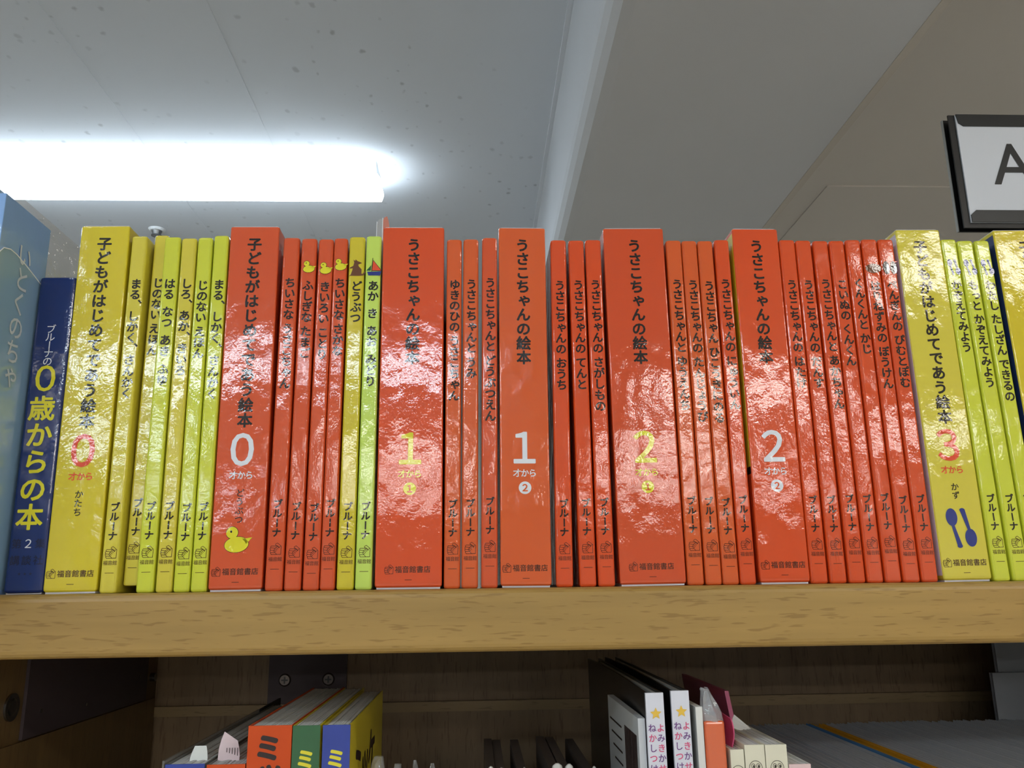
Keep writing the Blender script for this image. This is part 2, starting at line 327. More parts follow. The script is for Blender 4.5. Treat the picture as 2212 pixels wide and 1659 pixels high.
def slipcase(x, wd, lean, mat, title, tp, num, numcol, age, sub, emb, label, side_l=None, side_r=None, turn=0.0, zt=.1781, pub=True, dx=0.0, dz=0.0, circ=None):
    b = BASE; h = zt-b; wd -= .0003
    t = thing('slipcase', label, 'slipcase', (x, 0, b), 'boxed sets among the picture books', (0, math.atan2(lean, h), turn))
    m = MB(); m.rings([ring_u(wd, .172, .0007, i, z) for z, i in ((.0006, .0012), (.0009, .0005), (.0015, .0001), (.0025, 0), (h-.0012, 0), (h-.0005, .00015), (h-.0002, .0006))])
    m.build('outer_shell', mat, t)
    MB().box(-wd/2+.0008, wd/2-.0008, .0009, .171, 0, .0013).build('liner_edge', LINER, t); MB().box(-wd/2+.0010, wd/2-.0010, .0012, .171, h-.0004, h+.0003).build('liner_edge', LINER, t)
    for s_, sd in ((-1, side_l), (1, side_r)):
        if sd:
            m = MB()
            for (z0, z1, k) in sd[0]: m.box(min(s_*(wd/2+.0001), s_*(wd/2-.0003)), max(s_*(wd/2+.0001), s_*(wd/2-.0003)), .0007, .171, z0, z1, k)
            m.build('side_panel', sd[1], t)
    m = MB(); vtext(m, title, dx+.0002, .1719-b+dz, .0073, tp, .032); m.build('title_lettering', INK, t)
    if num:
        m = MB(); c = dx
        put(m, num, c-.0002, .0643-b+dz, .0200, .018, sx=.95); m.build('age_number', numcol, t)
        m = MB(); htext(m, '才から', c, .0520-b+dz, .0040, .0037, .02); m.build('age_lettering', numcol, t)
    if circ:
        m = MB(); ell(m, dx, .0450-b+dz, .0030, .0030); m.build('volume_disc', numcol, t); m = MB(); put(m, circ, dx, .0450-b+dz, .0044, .03, -.0002); m.build('volume_number', mat, t)
    if sub:
        m = MB(); vtext(m, sub, dx, .0457-b+dz, .0040, .0041, .012); m.build('subtitle_lettering', INK, t)
    if emb:
        f, ms = EMB[emb]; m = MB(); f(m, dx+.0002+(-.0006 if emb == 'duck' else 0), (.0222 if emb == 'duck' else .0240)-b+dz, .0064 if emb == 'duck' else .0094); m.build('spine_picture', ms if len(ms) > 1 else ms[0], t)
    if pub:
        m = MB(); hand(m, -.0090, .0100-b, .0042, .00020); htext(m, '福音館書店', .0020, .0078-b, .0033, .0033, .010); stroke(m, [(-.0015, .0031-b), (.0015, .0031-b)], .00024)
        m.build('publisher_mark', INKF, t)
    return t

# ------------------------------------------------------------------ room shell
CEIL = 1.2; FLOOR = -1.45
CM = ceiling_mat('ceiling_board', srgb(222, 227, 234), .5); CMR = ceiling_mat('ceiling_board_right', srgb(216, 211, 204), .05)
WALL = plain('wall_paint', srgb(222, 220, 215), .8, noise=.1, nscale=3); BEAM = plain('beam_paint', srgb(214, 216, 220), .85, noise=.06, nscale=4)
c = struct(bpy.data.objects.new('ceiling', None)); COL.objects.link(c)
xs = [-5.0, -4.2, -3.29, -2.38, -1.47, -.91, -.56, .207]
for a, b_ in zip(xs, xs[1:]): MB().box(a+.0006, b_-.0006, -13.0, 5.5, CEIL, CEIL+.02).build('ceiling_panel', CM, c)
for a in xs[1:-1]: MB().box(a-.003, a+.003, -13.0, 5.5, CEIL-.0012, CEIL-.0001).build('joint_strip', CM, c)
MB().box(.207, .80, -13.0, 5.5, CEIL, CEIL+.02).build('ceiling_panel', CM, c)
MB().box(.80, 5, -13.0, 5.5, CEIL+.001, CEIL+.02).build('ceiling_panel', CMR, c)
MB().box(1.087, 5, 1.95, 5.5, CEIL-.003, CEIL+.0009).build('ceiling_panel', CMR, c)
MB().box(-5, 5, -13.0, 5.5, CEIL+.021, CEIL+.03).build('backing_board', WALL, c)
# deep square beam running away from the viewer, its lower corner rounded
b = MB(); prof = [(.207, CEIL+.0005), (.207, .925), (.210, .911), (.219, .899), (.232, .890), (.252, .887), (.733, .887), (.745, CEIL+.0005)]
b.rings([[(x, y, z) for x, z in prof] for y in (-13.0, 5.5)]); o = struct(b.build('trim_1', BEAM)); 
struct(MB().box(.731, .7475, -13.0, 5.5, .8855, .896).build('trim_2', plain('beam_edge_strip', srgb(205, 198, 188), .6)))
struct(MB().box(.196, .2068, -13.0, 5.5, 1.192, CEIL-.0002).build('trim_3', plain('cornice_strip', srgb(228, 232, 238), .6)))
struct(MB().box(-5, 5, -13.0, 5.5, FLOOR-.05, FLOOR).build('floor', plain('floor_vinyl', srgb(205, 200, 190), .4, noise=.08, nscale=5)))
struct(MB().box(-5.1, -5, -13.0, 5.5, FLOOR, CEIL).build('wall_left', WALL)); struct(MB().box(5, 5.1, -13.0, 5.5, FLOOR, CEIL).build('wall_right', WALL))
struct(MB().box(-5, 5, 5.5, 5.6, FLOOR, CEIL).build('wall_far', WALL)); struct(MB().box(-5, 5, -13.1, -13.0, FLOOR, CEIL).build('wall_back', WALL))

# ------------------------------------------------------------------ ceiling lamps
def lamp(x0, x1, y, label, warm=False, k=1.0, group='long ceiling lamps', wide=1.0):
    t = thing('ceiling_lamp', label, 'lamp', ((x0+x1)/2, y, CEIL), group); L = (x1-x0)/2
    h = MB().box(-L+.01, L-.01, -.030*wide, .030*wide, -.050, 0); h.build('lamp_base', plain('lamp_metal', srgb(225, 228, 230), .5), t)
    d = MB(); n = 12; rs = []
    for s_, q in ((-L, .75), (-L+.006, 1), (L-.006, 1), (L, .75)):
        rs.append([(s_, .042*wide*q*math.cos(a), -.050-.036*q*max(0, math.sin(a))) for a in (math.pi*i/n for i in range(n+1))])
    d.rings([r[::-1] for r in rs])
    d.build('diffuser', emis('lamp_glow_%d_%d' % (warm, int(k*100)), LAMP_WARM if warm else LAMP_COOL, LAMP_POWER*k), t, False)
    return t
lamp(-1.48, -.272, 1.872, 'glowing white strip lamp on the ceiling beyond the books', k=.82, wide=1.8)
lamp(-3.0, -1.8, 1.872, 'added fill lamp in line with the glowing one, just out of the picture', k=1.5)  # unseen lamp, added to brighten the left side
for i, (x0, x1, y, w_, k) in enumerate([(-1.5, -.3, -.75, 0, .6), (1.1, 2.3, -.75, 1, 1), (-2.75, -1.55, -2.5, 0, 1), (1.5, 2.7, -2.5, 1, 1), (-.75, -.05, -3.9, 0, 1.6),
                                       (-2.1, -.9, -3.9, 0, 1.6), (.95, 2.15, -4.5, 1, 1.6), (-3.4, -2.2, -5.9, 0, 1.6), (-1.3, -.1, -6.8, 1, 1.8), (1.1, 2.3, -6.8, 1, 1.8), (2.7, 3.9, -5.9, 1, 1.6), (1.6, 2.8, 3.6, 1, .7), (-4.2, -2.6, -9.8, 0, 1.8), (-1.8, -.2, -9.8, 1, 1.8), (1.2, 2.8, -9.4, 1, 1.8), (3.2, 4.6, -9.8, 1, 1.8)]):
    lamp(x0, x1, y, 'white strip lamp on the ceiling behind the viewer, out of the picture', bool(w_), k, wide=1.0 if y > -2 else 2.2)
t = thing('sprinkler_head', 'small round metal sprinkler on the ceiling above the yellow books', 'sprinkler', (-1.075, 2.30, CEIL))
ST = plain('brushed_steel', srgb(150, 152, 155), .25, metal=1)
WP = plain('white_enamel', srgb(225, 228, 230), .4)
MB().cyl((0, 0, -.007), (0, 0, 1), .022, .007, 28, r2=.028).build('escutcheon', WP, t)
MB().cyl((0, 0, -.020), (0, 0, 1), .012, .015, 20, r2=.018).build('stem', ST, t); MB().cyl((0, 0, -.024), (0, 0, 1), .017, .003, 24).build('deflector', ST, t)

# ------------------------------------------------------------------ hanging section sign
t = thing('hanging_sign', 'white hanging sign with black bars and a big letter A above the yellow books', 'sign', (1.04, .9, .588))
BLK = plain('sign_black', srgb(34, 38, 40), .35); BLK2 = plain('sign_black_edge', srgb(14, 15, 16), .4); CARD = plain('sign_card', srgb(226, 234, 246), .5)
MB().box(-.207, .207, .003, .006, .0, .2135).build('front_plate', BLK2, t)
MB().box(-.1955, .207, .0, .0029, .0085, .2128).build('card', CARD, t)
m = MB(); m.add([(x, y, z) for y in (-.002, -.0001) for x, z in ((-.1955, .2128), (.207, .2128), (.207, .190), (-.184, .190), (-.1925, .196))], [(4, 3, 2, 1, 0), (5, 6, 7, 8, 9), (0, 1, 6, 5), (3, 8, 7, 2), (4, 9, 8, 3), (0, 5, 9, 4)]); m.build('top_bar', BLK, t)
m = MB(); m.add([(x, y, z) for y in (-.002, -.0001) for x, z in ((-.1945, .0085), (-.1945, .022), (-.185, .0305), (.207, .0305), (.207, .0085))], [(4, 3, 2, 1, 0), (5, 6, 7, 8, 9), (1, 2, 7, 6), (2, 3, 8, 7), (0, 1, 6, 5), (4, 0, 5, 9)]); m.build('bottom_bar', BLK, t)
m = MB(); put(m, 'A', -.1065, .118, .112, .004, -.0006); m.build('letter', BLK, t)
MB().box(-.207, .207, .020, .0235, .0, .2135).build('rear_plate', BLK2, t); MB().box(-.2085, -.207, .019, .0245, 0, .2135).build('edge_strip', plain('sign_edge_grey', srgb(170, 172, 170), .5), t)
MB().box(-.02, .02, .006, .020, .10, .2135).build('spacer', BLK2, t)
MB().cyl((0, .013, .2), (0, 0, 1), .004, CEIL-.588-.2, 10).build('hanging_rod', ST, t)

# ------------------------------------------------------------------ bookcase
BEECH = wood('beech', srgb(170, 136, 74), srgb(120, 88, 40)); BEECH_SHADED = wood('beech_upright_shaded', srgb(112, 90, 56), srgb(84, 62, 36), True, .5)  # uprights are the same beech with their shade darkened into the colour
DARKV = wood('back_board_wood', srgb(128, 106, 78), srgb(84, 64, 42), True, .5)
PLATE = plain('steel_plate_brown', srgb(72, 62, 66), .55, spec=.3)
t = thing('bookcase', 'pale beech bookcase carrying the row of picture books', 'bookcase', (0, 0, 0))
def shelf_board(z0, z1, name, yb, x0=-.9, x1=1.1, r=.0035, y0=-.006):
    pr = [(yb, z1), (y0+r, z1)]
    pr += [(y0+r-r*math.sin(a), z1-r+r*math.cos(a)) for a in (math.radians(q) for q in (22, 45, 68, 90))]
    pr += [(y0+r-r*math.cos(a), z0+r-r*math.sin(a)) for a in (math.radians(q) for q in (0, 22, 45, 68, 90))] + [(yb, z0)]
    m = MB(); m.rings([[(x, y, z) for y, z in pr[::-1]] for x in (x0, x1)]); return m.build(name, BEECH, t, False)
so = shelf_board(-.0288, BASE-.0001, 'shelf_board', .296)
shelf_board(-.292, -.2635, 'shelf_board', .269)
MB().box(-.9, 1.1, .270, .288, -.6, -.0290).build('back_panel', DARKV, t)
MB().box(-.2368, .42, .2655, .2699, -.0885, -.0815).build('back_rail', wood('rail_wood', srgb(142, 120, 84), srgb(92, 72, 46), False, .5), t)
MB().box(-.2570, -.2370, .0, .2698, -.2634, -.0290).build('side_panel', BEECH_SHADED, t)
MB().box(-.2370, -.2352, .0, .2654, -.2634, -.0750).build('side_batten', BEECH_SHADED, t)
MB().box(.42, .44, .0, .2698, -.2634, -.0290).build('side_panel', BEECH_SHADED, t)
m = MB().box(-.2369, -.2352, .078, .247, -.0742, -.0291); pl = m.build('side_bracket', PLATE, t)
for y, z in ((.095, -.062), (.15, -.0655), (.232, -.057)): MB().cyl((-.2352, y, z), (1, 0, 0), .0010, .0004, 10).build('rivet', ST, pl)
m = MB(); m.cyl((-.2369, .066, -.0566), (1, 0, 0), .0068, .0012, 28); m.cyl((-.2357, .066, -.0566), (1, 0, 0), .0045, .0002, 24, r2=.0035); m.build('cam_fastener', ST, t, False)
MB().cyl((-.2369, .258, -.060), (1, 0, 0), .003, .0035, 14).build('shelf_peg', ST, t)
pl = MB().box(-.1543, -.0968, .2672, .2699, -.12, -.0291).build('back_bracket', PLATE, t)
for x in (-.1422, -.1101):
    z = -.0646; s_ = MB().cyl((x, .2672, z), (0, -1, 0), .0046, .0010, 28, r2=.0036).build('screw', plain('screw_dark', srgb(96, 88, 84), .35, metal=.8), pl)
    m = MB(); m.box(x-.0024, x+.0024, .2658, .2662, z-.0005, z+.0005); m.box(x-.0005, x+.0005, .2657, .2662, z-.0024, z+.0024); m.build('screw', BLK2, pl)

# ------------------------------------------------------------------ upper row: left end
t = thing('sleeved_book', 'tall pale blue book in a clear sleeve at the far left of the row', 'book', (-.2153, -.035, BASE))
PB = gloss('print_pale_blue', srgb(134, 174, 228), .4, .12)
MB().box(-.0110, -.0035, .011, .196, 0, .1865).build('clear_wrap', clear('crinkled_sleeve', haze=.22, bump=.5, hazecol=(.85, .87, .92, 1)), t)
MB().box(-.0033, 0, .0005, .0424, 0, .1795, bev=.0003).build('cover', PB, t)
MB().box(-.0110, -.0033, .0, .0105, 0, .1820, bev=.0012).build('spine', plain('sleeve_spine', srgb(150, 180, 205), .2, coat=1), t)
m = MB(); z0 = .1665; top = [(.0, .1500), (.0036, .1538), (.0091, .1553), (.0146, .1549), (.0237, .1529), (.0365, .1495), (.048, .1465), (.060, .1440)]
m.add([(.0003, y, z) for y, z in top]+[(.0003, y, .002) for y, z in top], [(i, i+8, i+9, i+1) for i in range(7)]); m.build('clear_pocket', clear('clear_film_blue', haze=.40, hazecol=(.50, .78, .88, 1)), t)
m = MB()
for (ya, za), (yb, zb) in zip(top, top[1:]): m.add([(.0001, ya, za-.0002), (.0005, ya, za-.0002), (.0005, ya, za+.0003), (.0001, ya, za+.0003), (.0001, yb, zb-.0002), (.0005, yb, zb-.0002), (.0005, yb, zb+.0003), (.0001, yb, zb+.0003)], [(0, 1, 5, 4), (1, 2, 6, 5), (2, 3, 7, 6), (3, 0, 4, 7)])
m.build('pocket_rim', plain('film_edge', (.9, .95, 1, 1), .15), t)
m = MB(); tmp = MB(); vtext(tmp, 'いとくのちゃ', 0, 0, .0125, .0118, .01)
m.add([(.0003-y, .0215+x, .163+z) for x, y, z in tmp.v], tmp.f); m.build('cover_or_mirrored_lettering', plain('pale_reflection', srgb(205, 216, 228), .5), t)  # pale glyphs stand in for writing mirrored in the sleeve
t = thing('picture_book', 'short dark blue picture book with yellow lettering at the left end', 'book', (-.2047, .001, BASE), None, (0, math.atan2(-.0009, .15), 0))
wd, h = .0176, .1520
m = MB(); m.rings([ring_u(wd, .15, .0016, i, z) for z, i in ((.0005, .0010), (.0009, .0003), (.0017, 0), (h-.0011, 0), (h-.0004, .0002), (h, .0007))]); m.build('cover', NAVY, t)
MB().box(-wd/2+.001, wd/2-.001, .0014, .149, 0, .001).build('liner_edge', LINER, t)
m = MB(); vtext(m, 'ブルーナの', -.0006, .1275, .0048, .00405, .005); m.build('author_lettering', INKW, t)
m = MB(); put(m, '０', -.0006, .1005, .0165, .012, sx=1.0); vtext(m, '歳からの本', -.0006, .0920, .0125, .0128, .025); m.build('title_lettering', INKY, t)
m = MB(); put(m, '２', .0002, .0225, .0052, .004); m.build('volume_number', INKW, t)
m = MB(); put(m, '第', -.0050, .0225, .0046, .01); put(m, '集', .0055, .0225, .0046, .01); htext(m, '講談社', .0002, .0150, .0046, .0052, .01)
for k in (-1, 0, 1): htext(m, '★', .0002+k*.0025, .0090, .0018, .002, 0)
m.build('publisher_mark', INKFB, t)

# ------------------------------------------------------------------ upper row: boxed sets
SHORT = '子どもがはじめてであう絵本'; RAB = 'うさこちゃんの絵本'
slipcase(-.1835, .0240, -.0013, YEL, SHORT, .0075, '０', INKR, 1, 'かたち', None, 'yellow slipcase with a big red 0 on its spine')
slipcase(-.1098, .0245, -.0011, RED3, SHORT, .0075, '０', INKW, 1, 'どうぶつ', 'duck', 'red slipcase with a big white 0 and a yellow duck', turn=.004)
slipcase(-.0313, .0311, .0001, RED1, RAB, .0074, '１', INKY, 1, None, None, 'wide red slipcase with a yellow 1 on its spine', circ='１', turn=-.006)
slipcase(.0230, .0240, .0008, RED2, RAB, .0074, '１', INKW, 1, None, None, 'narrow orange slipcase with a white 1 on its spine', circ='２', turn=.004)
slipcase(.0822, .0313, -.0012, RED4, RAB, .0074, '２', INKY, 1, None, None, 'wide orange slipcase with a yellow 2 on its spine', circ='１', turn=-.004)
slipcase(.1445, .0240, -.0001, RED1, RAB, .0074, '２', INKW, 1, None, None, 'narrow red slipcase with a white 2 on its spine', circ='２',
         side_l=(((.0030, .052, 1), (.052, .0555, 2), (.0555, .1765, 0)), [YEL, RED1, INK]))
slipcase(.2320, .0237, -.0015, YEL2, SHORT, .0075, '３', INKR, 1, 'かず', 'spoons', 'yellow slipcase with a red 3 and two blue spoons', side_l=(((.0030, .1765, 0),), [gloss('print_lavender_white', srgb(214, 206, 218))]))
slipcase(.2891, .0317, -.0025, GOLD, SHORT, .0075, '３', INKR, 1, None, None, 'golden yellow slipcase with a navy side at the right edge', side_l=(((.0030, .1765, 0),), [NAVY]))

# ------------------------------------------------------------------ upper row: thin picture books
def zh(px, x):    # height of the publisher's mark, read at the foot of the row
    return (1268-px)*.000218 + x*-.009 - .0006
G1_ = 'thin picture books between the slipcases'
rows = [
 # x, w, lean, top, mat, title, emblem, mark px, label, dict
 (-.1668, .0080, -.0009, .1725, YEL2, 'まる、しかく、さんかく', None, 1181.8, 'thin yellow picture book directly right of the red-0 yellow slipcase', {}),
 (-.1587, .0074, -.0001, .1752, YEL2, 'じのない えほん', None, 1170.5, 'thin yellow picture book lifted off the shelf, second right of red-0 slipcase', dict(y=.005, lift=.0032)),
 (-.1504, .0081, -.0010, .1721, YGR, 'はる　なつ　あき　ふゆ', None, 1180.4, 'thin yellow-green picture book right of the raised yellow one', {}),
 (-.1419, .0077, -.0013, .1715, YEL2, 'しろ、あか、きいろ', None, 1179.6, 'thin yellow picture book between two yellow-green ones', {}),
 (-.1340, .0076, -.0013, .1719, YGR, 'じのない えほん', None, 1183.6, 'thin yellow-green picture book second left of the white-0 slipcase', {}),
 (-.1263, .0076, -.0011, .1730, YGR, 'まる、しかく、さんかく', None, 1181.5, 'thin yellow-green picture book touching the left of the white-0 slipcase', {}),
 (-.0926, .0084, .0002, .1720, RED3, 'ちいさな うさこちゃん', None, 1175.1, 'thin red picture book directly right of the white-0 slipcase', {}),
 (-.0841, .0080, .0006, .1716, RED3, 'ふしぎな たまご', 'duck', 1181, 'thin red picture book with a duck, leftmost of three duck books', {}),
 (-.0758, .0078, .0007, .1713, RED3, 'きいろい ことり', 'duck', 1184, 'thin red picture book with a duck, middle of three duck books', {}),
 (-.0683, .0072, .0006, .1718, RED3, 'ちいさな さかな', 'duck', 1174.9, 'thin red picture book with a duck, beside the ochre kangaroo book', {}),
 (-.0602, .0082, .0007, .1726, OCH, 'どうぶつ', 'kangaroo', 1181.5, 'thin ochre yellow picture book with a brown kangaroo', {}),
 (-.0519, .0080, .0007, .1731, LIM, 'あか　き　あお　みどり', 'boat', 1180.4, 'thin lime green picture book with a red sailing boat', {}),
 (-.0113, .0079, .0007, .1714, RED2, 'ゆきのひの うさこちゃん', None, 1175.6, 'thin orange picture book directly right of the yellow-1 slipcase', {}),
 (-.0031, .0080, .0009, .1716, RED2, 'うさこちゃんと うみ', None, 1174.3, 'thin orange picture book second right of the yellow-1 slipcase', {}),
 (.0060, .0080, .0013, .1724, RED3, 'うさこちゃんと どうぶつえん', None, 1170.3, 'thin orange picture book directly left of the white-1 slipcase', {}),
 (.0409, .0083, .0014, .1713, RED1, 'うさこちゃんの おうち', None, 1175.1, 'thin red picture book directly right of the white-1 slipcase', {}),
 (.0518, .0082, -.0004, .1712, RED1, 'うさこちゃんの てんと', None, 1173.5, 'thin red picture book in the middle between the white-1 and yellow-2 slipcases', {}),
 (.0605, .0083, -.0004, .1715, RED1, 'うさこちゃんの さがしもの', None, 1172.4, 'thin red picture book directly left of the yellow-2 slipcase', {}),
 (.1023, .0082, -.0006, .1714, RED2, 'うさこちゃんと ゆうえんち', None, 1168.9, 'thin orange picture book directly right of the yellow-2 slipcase', {}),
 (.1108, .0081, -.0010, .1712, RED2, 'うさこちゃんの たんじょうび', None, 1170.2, 'thin orange picture book second right of the yellow-2 slipcase', {}),
 (.1189, .0081, -.0009, .1712, RED2, 'うさこちゃん ひこうきにのる', None, 1172.4, 'thin orange picture book third right of the yellow-2 slipcase', {}),
 (.1271, .0079, -.0005, .1718, RED1, 'うさこちゃんの にゅういん', None, 1167.0, 'thin red picture book directly left of the white-2 slipcase', {}),
 (.1609, .0086, .0000, .1719, RED1, 'うさこちゃんの はたけ', None, 1167.1, 'thin red picture book directly right of the white-2 slipcase', {}),
 (.1700, .0084, -.0006, .1717, RED1, 'うさこちゃんの だんす', None, 1167.1, 'thin red picture book second right of the white-2 slipcase', {}),
 (.1790, .0082, -.0006, .1715, RED1, 'うさこちゃんと あかちゃん', None, 1164.5, 'thin red picture book third right of the white-2 slipcase', {}),
 (.1876, .0082, -.0007, .1716, RED1, 'こいぬの くんくん', None, 1165.0, 'thin red picture book fourth left of the red-3 slipcase', {}),
 (.1963, .0082, -.0008, .1721, RED1, 'くんくんと かじ', None, 1161.9, 'thin red picture book third left of the red-3 slipcase', {}),
 (.2051, .0085, -.0009, .1724, RED1, 'はりねずみの ぼうけん', 'hedgehog', 1167.7, 'thin red picture book with a brown hedgehog on its spine', {}),
 (.2139, .0084, -.0010, .1724, RED1, 'ぺんぎんの ぴむとぽむ', 'penguins', 1165.0, 'thin red picture book with two penguins on its spine', {}),
 (.2489, .0084, -.0024, .1726, YGR, 'かぞえてみよう', 'spoons', 1163.7, 'thin yellow-green spoon book directly right of the red-3 slipcase', {}),
 (.2583, .0086, -.0031, .1719, YGR, 'もっと かぞえてみよう', 'spoons', 1163.7, 'thin yellow-green spoon book in the middle of three at the right', {}),
 (.2673, .0081, -.0031, .1720, YGR, 'わたし たしざん できるの', 'spoons', 1163, 'thin yellow-green spoon book nearest the golden slipcase', {}),
]
rnd = random.Random(3)
for x, wd, lean, zt, mat, ti, emb, px, lab, kw in rows:
    picture_book(x, wd, lean, zt, mat, ti, emb, zh(px, x), lab, G1_, turn=rnd.uniform(-.0045, .0045), **kw)

# clear divider standing behind the lime book
t = thing('clear_divider', 'small clear plastic divider with red strip above the lime book', 'divider', (-.0725, .180, BASE))
# two clear walls and a red strip between, top corner cut
CLR = clear('clear_plastic', haze=.35, hazecol=(.62, .62, .60, 1))
m = MB(); prof = [(0, 0), (.0003, .2610), (.0012, .2655), (.0028, .2668), (.0040, .2668), (.0040, 0)]
m.rings([[(x, y, z) for x, z in prof[::-1]] for y in (0, .0008)]); m.build('clear_wall', CLR, t)
m = MB(); prof = [(.0044, 0), (.0044, .2645), (.0054, .2675), (.0075, .2685), (.0086, .2650), (.0105, .2530), (.0108, 0)]
m.rings([[(x, y, z) for x, z in prof[::-1]] for y in (.0, .0008)]); m.build('red_strip', plain('red_card', srgb(196, 120, 100), .5), t)
FE = plain('film_edge', (.9, .95, 1, 1), .15)
MB().box(.0, .0004, -.0006, .0012, 0, .264).build('clear_edge', FE, t); MB().box(.0042, .0047, -.0006, .0012, 0, .267).build('clear_edge', FE, t)

# ------------------------------------------------------------------ lower shelf
LB = -.2634
def paperback(x0, x1, zt, y0, dep, spine, side, label, name='paperback_book', group=None, pages=PAGES, lines=True):
    wd = x1-x0; h = zt-LB; t = thing(name, label, 'book', ((x0+x1)/2, y0, LB), group)
    m = MB(); m.box(-wd/2, wd/2, 0, .0006, 0, h, 0); m.box(-wd/2, -wd/2+.0005, .0006, dep, 0, h, 1); m.box(wd/2-.0005, wd/2, .0006, dep, 0, h, 1)
    m.build('cover', [spine, side], t)
    m = MB(); n = max(5, int((wd-.0012)/.0009)); s_ = (wd-.0012)/n; r_ = random.Random(int(x0*1e5))
    for i in range(n):
        a = -wd/2+.0006+i*s_; m.box(a+.00008, a+s_-.00008, .0007, dep-.001, .001, h-.0004-r_.random()*.0005)
    m.build('page_block', pages, t); return t
OR = plain('paper_orange', srgb(204, 76, 24), .5, spec=.25); GR = plain('paper_green', srgb(34, 92, 50), .45, coat=.3); BL = plain('paper_blue', srgb(30, 56, 150), .45, coat=.3)
YE = plain('paper_yellow', srgb(214, 196, 40), .45, coat=.3); INKM = plain('ink_matt', srgb(40, 22, 18), .5); YEM = plain('ink_yellow_matt', srgb(226, 214, 50), .5)
t = paperback(-.1001, -.0812, -.0585, 0, .152, OR, OR, 'orange thick book with black lettering on the lower shelf')
m = MB(); vtext(m, 'ミッ', -.0005, .2049-.0032, .0118, .0105, .05); m.build('title_lettering', INKM, t)
t = paperback(-.0808, -.0688, -.0588, 0, .150, GR, YE, 'green-spined book with yellow edges on the lower shelf')
m = MB(); vtext(m, 'ミッ', .0, .2046-.0095, .0084, .0095, .045); m.build('title_lettering', YEM, t)
t = paperback(-.0677, -.0557, -.0588, 0, .133, BL, YE, 'blue-spined book with yellow cover on the lower shelf')
m = MB(); vtext(m, 'ミッ', .0, .2046-.0095, .0084, .0095, .045); m.build('title_lettering', YEM, t)
m = MB(); tmp = MB(); htext(tmp, 'ミッケ', 0, 0, .03, .027, .03); m.add([(.00600-y, .055+x, .178+z) for x, y, z in tmp.v], tmp.f); m.build('cover_or_mirrored_lettering', INKM, t)
def slip(mb, cx, y, z0, z1, wd, lean=0.0, curl=.004):
    n = 8; v = []
    for i in range(n+1):
        q = i/n; v += [(cx-wd/2*(1-.35*max(0, q-.8)/.2), y+curl*q*q, z0+(z1-z0)*q+lean*q), (cx+wd/2*(1-.35*max(0, q-.8)/.2), y+curl*q*q, z0+(z1-z0)*q-lean*q)]
    mb.add(v, [(2*i, 2*i+1, 2*i+3, 2*i+2) for i in range(n)])
def slip_obj(name, cx, y, z0, z1, wd, mat, parent, **k):
    m = MB(); slip(m, cx, y, z0, z1, wd, **k); o = m.build(name, mat, parent); md = o.modifiers.new('thick', 'SOLIDIFY'); md.thickness = .0003; return o
t = paperback(-.1349, -.1180, -.0735, 0, .200, BL, plain('grey_cover', srgb(120, 124, 120), .4), 'low blue-spined book with a white order slip on the lower shelf')
slip_obj('order_slip', .0020, .010, .175, .1950, .0078, plain('slip_white', srgb(226, 230, 226), .6), t)
t = paperback(-.1171, -.1006, -.0740, 0, .190, OR, plain('grey_cover', srgb(120, 124, 120), .4), 'low orange-spined book with a pink-white slip on the lower shelf')
slip_obj('order_slip', -.0028, .012, .172, .1985, .0095, plain('slip_pink', srgb(226, 206, 210), .6), t, lean=.002)
m = MB(); htext(m, '|||||', -.0015, .192, .004, .0012, .0, .0142); m.build('barcode', INKM, t)
tag(MB().box(-.1362, -.1353, .0, .165, LB, -.0720).build('clear_file', clear('smoky_film', haze=.35, hazecol=(.25, .25, .23, 1))), 'grey translucent file standing left of the low blue-spined book', 'file')
tag(MB().box(-.1362, -.1353, .166, .225, LB, -.0722).build('card_divider', BLK2), 'black card standing behind the low orange-spined book', 'card')

